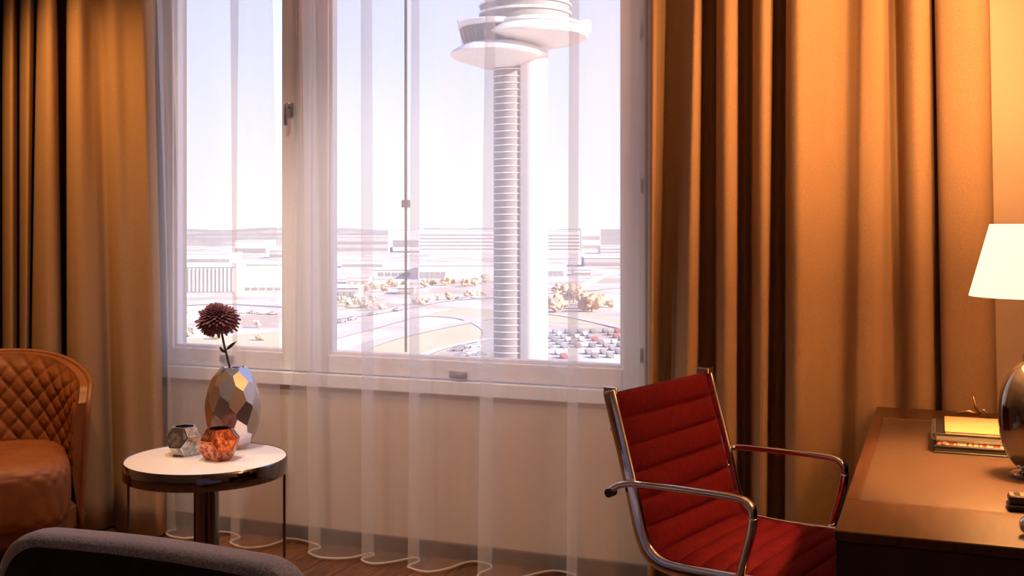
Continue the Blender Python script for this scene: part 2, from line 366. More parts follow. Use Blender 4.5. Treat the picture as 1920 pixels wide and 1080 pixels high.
SRT = [(560, 4.05), (572, 4.05), (583, 4.03), (591, 4.0), (572, 3.965), (568, 3.94), (600, 3.92), (655, 3.95), (690, 3.99), (697, 3.975), (680, 3.955), (679, 3.94), (710, 3.92), (745, 3.96), (780, 4.0), (786, 3.975), (774, 3.95), (776, 3.93), (820, 3.92), (860, 3.97), (895, 4.02), (921, 4.02), (929, 3.99), (914, 3.955), (913, 3.92), (950, 3.91), (1000, 3.96), (1045, 4.02), (1077, 4.02), (1086, 3.99), (1071, 3.95), (1070, 3.92), (1100, 3.92), (1150, 3.96), (1190, 4.01), (1215, 4.045)]
SRB = [(536, 4.045), (560, 4.05), (590, 4.02), (601, 3.98), (584, 3.935), (580, 3.895), (605, 3.862), (655, 3.90), (694, 3.985), (701, 3.965), (683, 3.925), (679, 3.89), (700, 3.868), (738, 3.92), (778, 4.0), (786, 3.965), (769, 3.905), (767, 3.875), (800, 3.852), (840, 3.92), (880, 4.03), (912, 4.035), (922, 3.99), (902, 3.92), (897, 3.865), (930, 3.845), (980, 3.93), (1030, 4.035), (1068, 4.04), (1082, 3.99), (1066, 3.92), (1064, 3.87), (1090, 3.855), (1140, 3.93), (1185, 4.01), (1215, 4.045)]
o = curtain(SRT, SRB, .012, 2.81, M['sheer'], 'sheer_curtain', hem=M['hem'], k=7)
tag(o, 'wide white sheer curtain panel hanging between the mullion and the red chair', 'sheer curtain')

# ------------------------------------------------------------------ desk
DX0, DX1, DY0, DY1, DZ = -.195, .485, 2.284, 3.905, .75
desk = empty('desk', ((DX0 + DX1) / 2, (DY0 + DY1) / 2, 0)); tag(desk, 'dark walnut desk with taupe leather inlay against the right wall', 'desk')
dc = desk.location
def dbox(name, b, m, bev=.002):
    return MB().box(b[0] - dc.x, b[1] - dc.x, b[2] - dc.y, b[3] - dc.y, b[4], b[5], bev, 1).build(name, m, desk)
PX0, PY0, PY1 = -.163, 2.56, 3.68
dbox('top_border', (DX0, DX1, DY0, PY0, DZ - .022, DZ), M['desk'])
dbox('top_border', (DX0, DX1, PY1, DY1, DZ - .022, DZ), M['desk'])
dbox('top_border', (DX0, PX0, PY0, PY1, DZ - .022, DZ), M['desk'], .0015)
dbox('leather_inlay', (PX0, DX1, PY0, PY1, DZ - .022, DZ - .0008), M['pad'], .001)
dbox('underframe', (DX0 + .004, DX1, DY0 + .004, DY1, DZ - .085, DZ - .0225), M['deskdark'])
dbox('end_panel', (DX0 + .002, DX1, DY0 + .002, DY0 + .045, 0, DZ - .0225), M['deskdark'])
dbox('end_panel', (DX0 + .002, DX1, DY1 - .045, DY1, 0, DZ - .0225), M['deskdark'])
dbox('back_panel', (DX1 - .02, DX1, DY0 + .045, DY1 - .045, .25, DZ - .085), M['deskdark'])

# ------------------------------------------------------------------ red office chair
chair = empty('office_chair', (-.459, 3.061, 0), R(-16.5)); tag(chair, 'red ribbed fabric office chair with chrome frame and armrests at the desk', 'chair')
prof = [(.285, .452), (.262, .466), (.20, .474), (.10, .470), (0, .466), (-.10, .465), (-.155, .472), (-.19, .495), (-.208, .53), (-.222, .58), (-.242, .66), (-.264, .74), (-.287, .82), (-.313, .912)]
ps = [Vector((p.x, p.y)) for p in spline(prof, 8)]
HW = .272
for s in (-1, 1):
    sr_ = MB().tube([(p.x, s * (HW + .008), p.y) for p in ps], 0, 12, flat=(.0085, .019)).build('side_rail', M['chrome'], chair, 'all')
    MB().box(-.334, -.292, s * HW - .006 * s - .012, s * HW + .008 * s + .012, .900, .921, .004, 2).build('rail_cap', M['chrome'], sr_)
# fabric sling with horizontal channels
def arc(ps_):
    d = [0]
    for a, b in zip(ps_, ps_[1:]): d.append(d[-1] + (b - a).length)
    return d
def sling(name, i0, i1, n_ch, phase=0):
    q = ps[i0:i1 + 1]; d = arc(q); L = d[-1]; nn = n_ch * 14 + 1
    def pos(s):
        for i in range(len(d) - 1):
            if d[i + 1] >= s or i == len(d) - 2:
                t = (s - d[i]) / max(d[i + 1] - d[i], 1e-6); p = q[i].lerp(q[i + 1], t); tg = (q[i + 1] - q[i]).normalized(); return p, Vector((tg.y, -tg.x))
    mb = MB(); outer = []
    def ring(side):
        rows = []
        for j in range(nn):
            t = j / (nn - 1); p, nrm = pos(t * L)
            ph = t * n_ch % 1 if j < nn - 1 else 1
            b = .019 * (1 - abs(2 * ph - 1) ** 2.6) ** .6 if 0 < ph < 1 else 0
            off = -side * (.004 + b)
            rows.append((p, nrm, off))
        return rows
    ny = 13
    for side in (-1, 1):
        rows = ring(side)
        def fn(u, v):
            p, nrm, off = rows[round(v * (nn - 1))]
            y = (u * 2 - 1) * (HW - .002)
            sag = .010 * (1 - (u * 2 - 1) ** 2)
            e = min(1, (1 - abs(u * 2 - 1)) * 9) ** .5
            q_ = p - nrm * (-off * e) - nrm * (-sag)
            return Vector((q_.x, y, q_.y))
        mb.grid(fn, ny, nn)
    return mb.build(name, M['red'], chair, 'all')
iB = 6 * 8 + 4
sling('seat', 4, iB + 1, 7)
sling('backrest', iB + 1, len(ps) - 2, 6)
for s in (-1, 1):
    y = s * (HW + .032)
    pa = [(-.30, y, .636), (-.285, y, .652), (-.255, y, .668), (-.20, y, .678), (-.10, y, .682), (0, y, .684), (.065, y, .684), (.10, y, .680), (.120, y, .664), (.124, y, .640), (.118, y, .60), (.100, y, .53), (.083, y, .47), (.076, y, .452)]
    ar_ = MB().tube(spline(pa[:10], 5), 0, 12, flat=(.011, .0085)).build('armrest', M['chrome'], chair, 'all')
    MB().tube(spline(pa[9:], 5), 0, 12, flat=(.011, .010)).build('armrest_support', M['chrome'], ar_, 'all')
    MB().cyl((-.292, s * (HW + .018), .642), (-.292, s * (HW + .046), .642), .012, n=16).build('armrest_bolt', M['black'], ar_, True)
    MB().cyl((.08, s * (HW - .0), .462), (.08, s * (HW + .04), .462), .009, n=12).build('support_bolt', M['chrome'], ar_, True)
    MB().box(-.312, -.30, s * HW - .006, s * HW + .02, .80, .835, .003, 1).build('rail_clip', M['black'], chair)
MB().tube([(0.03, -HW, .448), (0.03, -.1, .425), (0.03, .1, .425), (0.03, HW, .448)], .012, 10).build('spreader', M['chrome'], chair, 'all')
MB().tube([(-.238, -HW, .62), (-.262, -.1, .62), (-.262, .1, .62), (-.238, HW, .62)], .009, 10).build('back_spreader', M['chrome'], chair, 'all')
MB().cyl((0.03, 0, .11), (0.03, 0, .42), .025, n=20).build('column', M['chrome'], chair, True)
for k in range(5):
    a = 2 * pi * k / 5 + .3; dx, dy = cos(a), sin(a)
    ba_ = MB().tube([(.03 + dx * .03, dy * .03, .11), (.03 + dx * .16, dy * .16, .095), (.03 + dx * .30, dy * .30, .075)], [.02, .016, .012], 8).build('base_arm', M['chrome'], chair, 'all')
    c = Vector((.03 + dx * .30, dy * .30, .028))
    MB().cyl(c + Vector((-dy, dx, 0)) * .02, c - Vector((-dy, dx, 0)) * .02, .028, n=18).build('caster', M['black'], ba_, True)

# ------------------------------------------------------------------ round side table
tcx = at_d(387, HY, 3.985); TZ = .52
tab = empty('side_table', (tcx.x, tcx.y, 0)); tag(tab, 'round white side table with chrome rim and chrome centre column', 'table')
TR = .288
MB().lathe([(TR - .006, TZ - .02), (TR - .004, TZ - .001), (TR - .008, TZ), (.001, TZ)], 64).build('table_top', M['white'], tab, True)
MB().lathe([(TR - .012, TZ - .06), (TR, TZ - .06), (TR + .002, TZ - .056), (TR + .002, TZ - .004), (TR - .001, TZ + .0006), (TR - .004, TZ - .0012), (TR - .012, TZ - .02), (TR - .012, TZ - .06)], 64, close_top=False, close_bot=False).build('chrome_rim', M['darkchrome'], tab, True)
MB().lathe([(.001, TZ - .05), (TR - .013, TZ - .05), (TR - .013, TZ - .021), (.001, TZ - .021)], 48).build('underside', M['black'], tab)
MB().lathe([(.047, .012), (.045, .02), (.045, TZ - .05)], 32).build('column', M['darkchrome'], tab, True)
MB().lathe([(.20, 0), (.20, .008), (.19, .012), (.05, .014)], 48).build('base_plate', M['darkchrome'], tab, True)
vd = Vector((CA, SA, 0))
for s in (-1, 1):
    MB().cyl(vd * s * (TR - .004) + Vector((0, 0, .004)), vd * s * (TR - .004) + Vector((0, 0, TZ - .055)), .005, n=10).build('leg_rod', M['darkchrome'], tab, True)
MB().tube([(cos(2 * pi * k / 48) * (TR - .004), sin(2 * pi * k / 48) * (TR - .004), .005) for k in range(48)], .005, 8, closed=True).build('foot_ring', M['darkchrome'], tab, 'all')

# faceted silver vase
def goldberg():
    bm = bmesh.new(); rnd = random.Random(5); NV = 62
    for k in range(NV):
        z = 1 - 2 * (k + .5) / NV; r = math.sqrt(1 - z * z); a = k * 2.39996323
        v = Vector((r * cos(a), r * sin(a), z)) + Vector([rnd.uniform(-.07, .07) for _ in range(3)]); bm.verts.new(v.normalized())
    bmesh.ops.convex_hull(bm, input=bm.verts[:]); bmesh.ops.triangulate(bm, faces=bm.faces[:]); bm.verts.index_update(); bm.faces.index_update(); bm.faces.ensure_lookup_table()
    bm.verts.ensure_lookup_table(); dual = {}
    for f in bm.faces:
        A = Matrix([v.co for v in f.verts]); dual[f.index] = A.inverted() @ Vector((1, 1, 1))
    out = []
    for v in bm.verts:
        fs = list(v.link_faces); n = v.co.normalized(); t = n.orthogonal().normalized(); b = n.cross(t)
        fs.sort(key=lambda f: math.atan2((dual[f.index] - n).dot(b), (dual[f.index] - n).dot(t)))
        out.append([f.index for f in fs])
    return dual, out
dual, faces = goldberg()
bm = bmesh.new(); mp_ = {}
for i, p in dual.items(): mp_[i] = bm.verts.new((p.x * .1, p.y * .101, p.z * .165))
for f in faces: bm.faces.new([mp_[i] for i in f])
zt, zb = .155, -.150
for z, nrm in ((zt, (0, 0, 1)), (zb, (0, 0, -1))):
    r = bmesh.ops.bisect_plane(bm, geom=bm.verts[:] + bm.edges[:] + bm.faces[:], plane_co=(0, 0, z), plane_no=nrm, clear_outer=True)
    if z < 0: bmesh.ops.contextual_create(bm, geom=[e for e in r['geom_cut'] if isinstance(e, bmesh.types.BMEdge)])
    else: topverts = [v for v in r['geom_cut'] if isinstance(v, bmesh.types.BMVert)]
for v in bm.verts: v.co.z += .150
vp = at_z(437, 839, TZ)
mb = MB(); mb.bm.free(); mb.bm = bm
bmesh.ops.rotate(bm, verts=bm.verts, cent=(0, 0, 0), matrix=Matrix.Rotation(.55, 3, 'Z'))
vase = empty('vase', (vp.x, vp.y, TZ + .0008)); tag(vase, 'tall silver faceted egg-shaped vase on the white side table', 'vase')
vb = mb.build('body', M['vase'], vase)
sm_ = vb.modifiers.new('wall', 'SOLIDIFY'); sm_.thickness = .004; sm_.offset = -1
MB().lathe([(.030, .290), (.036, .293), (.038, .300), (.034, .305), (.028, .303), (.026, .292)], 24, close_top=False, close_bot=False).build('rim', M['vase'], vase, True)

# chrysanthemum
dv = Vector((SA * -1, CA, 0))  # view direction, horizontal
def vpt(px, py, dd=0):  # a point on the vertical plane through the vase, square to the view
    dep = vase.location.dot(dv) + dd
    return at_d(px, py, dep)
head = vpt(406, 588)
fb = vpt(431, 700)
flw = empty('chrysanthemum', (vp.x, vp.y, TZ + .02)); tag(flw, 'dusky purple chrysanthemum standing in the silver vase', 'flower')
O = flw.location.copy()
stp = [O + Vector((0.0, 0, .02)), fb, vpt(428, 678), vpt(421, 650), vpt(415, 622), vpt(408, 600)]
MB().tube([p - O for p in spline(stp, 5)], .0042, 8).build('stem', M['stem'], flw, 'all')
def leaf(p0, p1, wd):
    a = p1 - p0; side = a.cross(dv).normalized(); mb = MB()
    def fn(u, v):
        t = u; ww = wd * sin(pi * min(1, t * .96 + .02)) ** .8
        return p0 - O + a * t + side * ww * (v * 2 - 1) - dv * (.008 * abs(v * 2 - 1) + .01 * sin(t * pi))
    mb.grid(fn, 9, 5)
    o = mb.build('leaf', M['stem'], flw, 'all'); s_ = o.modifiers.new('t', 'SOLIDIFY'); s_.thickness = .001
leaf(vpt(425, 656), vpt(444, 640), .006); leaf(vpt(424, 661), vpt(413, 650), .006)
mb = MB(); axis = (Vector((0, 0, 1)) * .85 - dv * .5 + Vector((CA, SA, 0)) * -.12).normalized(); t1 = axis.orthogonal().normalized(); t2 = axis.cross(t1)
HC = head - O + Vector((0, 0, -.006)); rnd = random.Random(3); RTV = Vector((CA, SA, 0))
NP = 300
for i in range(NP):
    f_ = (i + .5) / NP; th = i * 2.39996; pol = R(6) + R(122) * f_ ** .7
    d0 = (axis * cos(pol) + (t1 * cos(th) + t2 * sin(th)) * sin(pol)).normalized()
    L = lerp(.036, .070, smooth(f_ * 1.5)) * rnd.uniform(.85, 1.12)
    side = d0.cross(axis); side = side.normalized() if side.length > .05 else t1
    side = (side + Vector((rnd.uniform(-.4, .4), rnd.uniform(-.4, .4), rnd.uniform(-.4, .4)))).normalized()
    curl = axis * (.020 * (1 - f_) - .022 * f_) + Vector((0, 0, -.005)); ww = rnd.uniform(.0055, .0085)
    prev = None
    for j in range(5):
        t = j / 4; c = d0 * L * (.1 + .9 * t) + curl * t * t
        hw_ = ww * (.5 + .8 * t) * (1 if j < 4 else .4); up = d0.cross(side).normalized() * ww * .5 * (1 - .3 * t)
        row = []
        for q in (c - side * hw_ + up, c, c + side * hw_ + up):
            q = q + RTV * q.dot(RTV) * .16; q.z *= .95; row.append(mb.bm.verts.new(HC + q))
        if prev:
            for q in range(2): mb.bm.faces.new((prev[q], prev[q + 1], row[q + 1], row[q]))
        prev = row
bl = mb.build('bloom', M['petal'], flw, 'all'); s_ = bl.modifiers.new('t', 'SOLIDIFY'); s_.thickness = .0008

# candle holders: truncated octahedra resting on a hexagon
def trunc_octa():
    vs = set()
    import itertools
    for p in itertools.permutations((0, 1, 2)):
        for a in (-1, 1):
            for b in (-1, 1):
                v = [0, 0, 0]; v[p[1]] = a * 1.0; v[p[2]] = b * 2.0; vs.add(tuple(v))
    vs = [Vector(v) for v in vs]
    nr = [Vector(n) for n in ((1, 0, 0), (-1, 0, 0), (0, 1, 0), (0, -1, 0), (0, 0, 1), (0, 0, -1))]
    nr += [Vector((a, b, c)).normalized() for a in (-1, 1) for b in (-1, 1) for c in (-1, 1)]
    out = []
    for n in nr:
        m = max(v.dot(n) for v in vs); f = [v for v in vs if v.dot(n) > m - 1e-4]; c = sum(f, Vector()) / len(f)
        t = (f[0] - c).normalized(); b = n.cross(t); f.sort(key=lambda v: math.atan2((v - c).dot(b), (v - c).dot(t))); out.append((n, f))
    return out
TO = trunc_octa()
rest = Vector((1, 1, 1)).normalized().rotation_difference(Vector((0, 0, 1))).to_matrix()
def holder(loc, size, rz, m_body, m_etch, label, squash):
    rt = Matrix.Rotation(rz, 3, 'Z') @ rest; sc_ = size / math.sqrt(5)
    h = empty('candle_holder', loc); tag(h, label, 'candle holder', 'faceted candle holders on the side table')
    hz = 3 / math.sqrt(3) * sc_ * squash
    P = lambda v: Vector(((rt @ v).x * sc_, (rt @ v).y * sc_, (rt @ v).z * sc_ * squash + hz))
    body = MB()
    for n, f in TO:
        wn = rt @ n
        pts = [P(v) for v in f]; c = sum(pts, Vector()) / len(pts)
        if wn.z > .9:   # open top: a rim only, with a well
            inner = [c + (p - c) * .8 for p in pts]; deep = [p - Vector((0, 0, hz * 1.1)) for p in inner]
            A = [body.bm.verts.new(p) for p in pts]; B = [body.bm.verts.new(p) for p in inner]; D = [body.bm.verts.new(p) for p in deep]
            for k in range(len(pts)):
                k2 = (k + 1) % len(pts); body.bm.faces.new((A[k], A[k2], B[k2], B[k])); body.bm.faces.new((B[k], B[k2], D[k2], D[k]))
            body.bm.faces.new(D)
        else:
            body.bm.faces.new([body.bm.verts.new(p) for p in pts])
            if wn.z > -.9:
                fn_ = (pts[1] - pts[0]).cross(pts[2] - pts[1]).normalized()
                if fn_.dot(c - Vector((0, 0, hz))) < 0: fn_ = -fn_
                pm_ = MB(); top = [c + (p - c) * .87 + fn_ * .0012 for p in pts]; lo = [c + (p - c) * .87 - fn_ * .0005 for p in pts]
                a_ = [pm_.bm.verts.new(p) for p in top]; b_ = [pm_.bm.verts.new(p) for p in lo]; pm_.bm.faces.new(a_)
                for k in range(len(pts)): pm_.bm.faces.new((a_[k], a_[(k + 1) % len(pts)], b_[(k + 1) % len(pts)], b_[k]))
                pm_.build('panel', m_etch, h)
    bmesh.ops.remove_doubles(body.bm, verts=body.bm.verts, dist=1e-5)
    body.build('body', m_body, h)
    return h
p = at_z(346, 852, TZ); holder((p.x, p.y, TZ + .0006), .072, R(-8), M['silver'], M['etch_s'], 'silver faceted candle holder beside the copper one on the side table', .93)
p = at_z(411, 861, TZ); holder((p.x, p.y, TZ + .0006), .076, R(38), M['copper'], M['etch_c'], 'copper faceted candle holder in front of the silver vase', .95)

# ------------------------------------------------------------------ cognac barrel armchair
ac = at_d(-14, HY, 4.50); face = R(-44)
arm = empty('armchair', (ac.x, ac.y, 0), face + pi / 2 - pi / 2); tag(arm, 'cognac quilted barrel armchair in front of the left drape', 'armchair')
# local +x is the front
def topz(a): # a: |angle| from the back in radians
    t = min(1, a / R(104)); return lerp(.815, .695, smooth(t ** 1.5)) - .06 * max(0, (t - .9) / .1) ** 2
AE, BE = .345, .365
def shell_pt(ang, z, rad):
    return Vector((-(AE + rad) * cos(ang) * (1 if abs(ang) < pi / 2 else 1.0), (BE + rad) * sin(ang), z))
A0 = R(106)
def quilt(u, v, amp):
    a = (u * 9 + v * 7) % 1; b = (u * 9 - v * 7) % 1
    return amp * (1 - abs(2 * a - 1) ** 4) ** .5 * (1 - abs(2 * b - 1) ** 4) ** .5
def inner(u, v):
    ang = lerp(-A0, A0, u); zt = topz(abs(ang)) - .012; z = lerp(.30, zt, v)
    rad = -.05 + .02 * smooth((v - .75) / .25) - quilt(u * 1.6, v * .8, .016) * min(1, (1 - v) * 9) * min(1, min(u, 1 - u) * 22)
    lean = -.055 * (v - .4)
    p = shell_pt(ang, z, rad); p.x += lean * cos(ang) if abs(ang) < pi / 2 else 0
    return p
MB().grid(inner, 150, 64).build('quilted_back', M['tan'], arm, 'all')
def outer(u, v):
    ang = lerp(-A0, A0, u); z = lerp(.10, topz(abs(ang)) - .008, v); p = shell_pt(ang, z, .012 - .03 * (1 - v)); p.x += -.055 * (v - .4) * max(0, cos(ang)); return p
MB().grid(outer, 70, 14).build('outer_shell', M['tanedge'], arm, 'all')
pp = []
for k in range(9): 
    q_ = outer(0, k / 9); pp.append(q_)
for k in range(61): q_ = outer(k / 60, 1); pp.append(q_)
for k in range(8, -1, -1): pp.append(outer(1, k / 9))
MB().tube(pp, .0115, 10).build('piping', M['tanedge'], arm, 'all')
def band(u, v):
    a_, b_ = inner(u, 1), outer(u, 1); return a_.lerp(b_, v)
MB().grid(band, 70, 3).build('top_band', M['tanedge'], arm, 'all')
for e_ in (0, 1):
    def side(u, v, e_=e_): return inner(e_, u).lerp(outer(e_, .0 + u), v)
    MB().grid(side, 24, 3).build('wing_edge', M['tanedge'], arm, 'all')
def cush(u, v):
    # superellipsoid cushion with quilted front
    th = u * 2 * pi; ph = lerp(-pi / 2, pi / 2, v)
    def se(c, e): return math.copysign(abs(c) ** e, c)
    x = .335 * se(cos(ph), .32) * se(cos(th), .45); y = .285 * se(cos(ph), .32) * se(sin(th), .45); z = .14 * se(sin(ph), .42)
    q_ = quilt(u * 2.2, v * 1.1, .008) * cos(ph) ** .3
    r = Vector((x, y, z)); n = r.normalized()
    return r + n * q_ + Vector((.075, 0, .305))
MB().grid(cush, 120, 60, wrap_u=True).build('seat_cushion', M['tan'], arm, 'all')
MB().lathe([(.30, .10), (.33, .12), (.33, .20), (.30, .22)], 40).build('seat_base', M['tanedge'], arm, True)
for s in (-1, 1):
    for t in (-1, 1): MB().cyl((s * .22, t * .22, 0), (s * .2, t * .2, .115), .012, .018, n=12).build('leg', M['black'], arm, True)

# ------------------------------------------------------------------ charcoal armchair seen from behind
SX0, SX1, SYB, SZT = -1.770, -1.060, 1.67, .750
sof = empty('lounge_chair', ((SX0 + SX1) / 2, SYB + .35, 0)); tag(sof, 'charcoal felt lounge chair seen from behind in the foreground', 'armchair')
hw = (SX1 - SX0) / 2
def outline(n=80, inset=0, r=.10):
    pts = []; w_, h_ = hw - inset, SZT - inset
    pts.append((-w_ + .03, .12 + inset)); 
    for k in range(13): a = pi - k / 12 * pi / 2; pts.append((-w_ + r + r * cos(a), h_ - r + r * sin(a)))
    for k in range(1, 16): t = k / 16; pts.append((lerp(-w_ + r, w_ - r, t), h_ + .006 * sin(pi * t)))
    for k in range(13): a = pi / 2 - k / 12 * pi / 2; pts.append((w_ - r + r * cos(a), h_ - r + r * sin(a)))
    pts.append((w_ - .03, .12 + inset)); return pts
mb = MB(); TH = .085
secs = [(0, .022), (.003, .010), (.012, .002), (.028, 0), (TH - .03, 0), (TH - .012, .003), (TH - .003, .012), (TH, .024)]
rings = []
for y, ins in secs:
    rings.append([mb.bm.verts.new((x, y - .35, z)) for x, z in outline(inset=ins)])
nR = len(rings[0])
for a_, b_ in zip(rings, rings[1:]):
    for k in range(nR): mb.bm.faces.new((a_[k], a_[(k + 1) % nR], b_[(k + 1) % nR], b_[k]))
mb.bm.faces.new(rings[-1])
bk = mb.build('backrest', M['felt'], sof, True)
mb = MB(); mb.bm.faces.new([mb.bm.verts.new((x, -.3505, z)) for x, z in outline(inset=.024)]); bp_ = mb.build('back_panel', M['feltback'], sof)
s_ = bp_.modifiers.new('t', 'SOLIDIFY'); s_.thickness = .006; s_.offset = 0
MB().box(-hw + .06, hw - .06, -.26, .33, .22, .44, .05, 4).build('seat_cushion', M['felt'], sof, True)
for s in (-1, 1):
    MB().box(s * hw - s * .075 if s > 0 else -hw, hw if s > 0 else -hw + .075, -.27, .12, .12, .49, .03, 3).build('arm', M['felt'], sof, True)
    for t in (-1, 1): MB().cyl((s * .28, t * .25, 0), (s * .26, t * .23, .23), .012, .018, n=12).build('leg', M['black'], sof, True)

# ------------------------------------------------------------------ desk lamp
lp = at_z(1938, 893, DZ); lamp = empty('table_lamp', (lp.x, lp.y, DZ)); tag(lamp, 'lit table lamp with cream shade and speckled glass base on the desk', 'lamp')
ld = lp.dot(dv); mpp = ld / FPX
zz = lambda py: EYE + (HY - py) * mpp - DZ
MB().lathe([(.05, 0), (.052, .006), (.04, .012), (.018, .014)], 32).build('foot', M['chrome'], lamp, True)
pr = [(.02, .012)]
zc, hh, ww_ = (zz(676) + zz(886)) / 2, (zz(676) - zz(886)) / 2, 62 * mpp
for k in range(1, 24):
    a = -pi / 2 + pi * k / 24; pr.append((max(.012, ww_ * abs(cos(a)) ** .85), zc + hh * sin(a)))
pr = [q_ for q_ in pr if q_[1] > .012 or q_ is pr[0]]
MB().lathe(pr, 48).build('base', M['lampbase'], lamp, 'all')
MB().lathe([(.024, zz(690)), (.024, zz(664)), (.017, zz(660)), (.014, zz(560)), (.011, zz(540)), (.011, zz(500))], 24).build('neck', M['chrome'], lamp, True)
r0, r1, zb_, zt_ = 113 * mpp, 76 * mpp, zz(556), zz(420)
sh_ = MB().lathe([(r0 - .002, zb_), (r0, zb_), (r1, zt_), (r1 - .002, zt_), (r0 - .002, zb_)], 64, close_top=False, close_bot=False).build('lamp_shade', M['shade'], lamp, 'all')
for k in range(3):
    a = k * 2 * pi / 3; MB().cyl((0, 0, zt_ - .012), ((r1 - .002) * cos(a), (r1 - .002) * sin(a), zt_ - .012), .0015, n=6).build('shade_spoke', M['chrome'], sh_)
MB().lathe([(.004, zz(505)), (.018, zz(495)), (.028, zz(478)), (.02, zz(462)), (.004, zz(455))], 16).build('bulb', mat('bulb_glow', (1, .8, .5), .5, noise=3, col2=(1, .82, .55), emis=((1, .62, .28), 3)), lamp, 'all')
bl_ = bpy.data.lights.new('lamp_light', 'POINT'); bl_.energy = 110; bl_.color = (1, .44, .14); bl_.shadow_soft_size = .05
bo = bpy.data.objects.new('lamp_light', bl_); COL.objects.link(bo); bo.parent = lamp; bo.location = (0, 0, zz(440))
bl2 = bpy.data.lights.new('lamp_light_low', 'POINT'); bl2.energy = 42; bl2.color = (1, .44, .14); bl2.shadow_soft_size = .05
bo2 = bpy.data.objects.new('lamp_light_low', bl2); COL.objects.link(bo2); bo2.parent = lamp; bo2.location = (0, 0, zz(455))

# ------------------------------------------------------------------ things on the desk
def stack_item(name, label, cat, x0, x1, y0, y1, z0, z1, cover, pages, ct=.0016, rz=0):
    c = Vector(((x0 + x1) / 2, (y0 + y1) / 2, z0)); e_ = empty(name, c, rz); tag(e_, label, cat); hx, hy, h = (x1 - x0) / 2, (y1 - y0) / 2, z1 - z0
    MB().box(-hx, hx, -hy, hy, 0, ct, .0006, 1).build('back_cover', cover, e_); MB().box(-hx, hx, -hy, hy, h - ct, h, .0006, 1).build('front_cover', cover, e_)
    MB().box(-hx + .003, hx - .003, -hy + .002, hy - .003, ct, h - ct).build('pages', pages, e_)
    return e_
bx, by = -.012, 3.168
e_ = stack_item('leather_folder', 'black folder at the bottom of the stack on the desk', 'folder', bx, bx + .33, by, by + .27, DZ, DZ + .020, M['black'], M['black'], .004)
e_ = stack_item('magazine', 'magazine with red and white printed edge in the desk stack', 'magazine', bx + .005, bx + .325, by + .004, by + .262, DZ + .0205, DZ + .0325, M['black'], M['redprint'], .0015)
MB().box(-.142, -.134, -.1315, -.129, .003, .0095).build('edge_print', M['orangedot'], e_)
e_ = stack_item('spiral_notebook', 'black spiral notebook below the tan brochure on the desk', 'notebook', bx + .004, bx + .32, by + .006, by + .262, DZ + .033, DZ + .051, M['black'], M['slate'], .002)
for k in range(12):
    yy = -.118 + k * .0205
    MB().tube([(-.158 + .0085 * cos(2 * pi * q / 12) - .002, yy, .009 + .0085 * sin(2 * pi * q / 12)) for q in range(12)], .0011, 5, closed=True).build('spiral_ring', M['silver'], e_, 'all')
e_ = stack_item('brochure', 'tan brochure on top of the stack of books', 'brochure', bx + .028, bx + .315, by + .006, by + .262, DZ + .0515, DZ + .058, M['card'], M['paper'], .001)
p = at_z(1822, 779, DZ); orn = empty('brass_ornament', (p.x, p.y, DZ)); tag(orn, 'small brass-coloured ornament of crossed rods behind the books', 'ornament')
MB().tube([(0.02, 0, .006), (.012, 0, .03), (.004, 0, .062)], [.006, .0055, .003], 8).build('upright_rod', M['brass'], orn, 'all')
MB().tube([(-.045, 0, .005), (-.01, .004, .012), (.022, 0, .006)], [.0035, .006, .005], 8).build('lying_rod', M['brass'], orn, 'all')
MB().tube([(.022, 0, .006), (.036, .002, .02), (.05, 0, .004)], [.004, .004, .003], 8).build('side_rod', M['brass'], orn, 'all')
p = at_z(1890, 958, DZ)
tr = MB().box(0, .20, 0, .058, 0, .012, .0055, 3).build('remote_reflection', M['black'], None, True); tr.location = (p.x, p.y, DZ); tr.rotation_euler = (0, 0, R(2)); tag(tr, 'black slab standing for the dark reflection below the remote control', 'painted reflection')  # black slab added for the remote's dark reflection in the desk top
rm = empty('remote_control', (p.x + .002, p.y + .006, DZ + .0125), R(2)); tag(rm, 'black remote control lying on the desk beside the lamp', 'remote')
MB().box(0, .18, 0, .045, 0, .018, .006, 3).build('body', M['black'], rm, True)
M['remtop'] = mat('lit_satin_remote_face', (.22, .15, .10), .3, noise=9, col2=(.26, .18, .12))  # warm lamplight on the remote's top put into this colour
fp_ = MB().box(.003, .177, .004, .041, .0178, .0188, .0005, 1).build('face_plate', M['remtop'], rm)
for k in range(5):
    for q in range(2): MB().box(.012 + k * .03, .024 + k * .03, .010 + q * .016, .019 + q * .016, .0188, .0205, .0006, 1).build('button', M['black'], fp_)
p = at_z(1930, 1003, DZ)
cb = empty('chrome_ball', (p.x, p.y, DZ)); tag(cb, 'small chrome ball at the front edge of the desk', 'ornament')
MB().lathe([(.019 * max(.02, cos(-pi / 2 + pi * k / 16)), .0195 + .019 * sin(-pi / 2 + pi * k / 16)) for k in range(17)], 28).build('ball', M['chrome'], cb, 'all')
MB().lathe([(.010, 0), (.010, .002), (.006, .003)], 20).build('foot_ring', M['black'], cb, True)

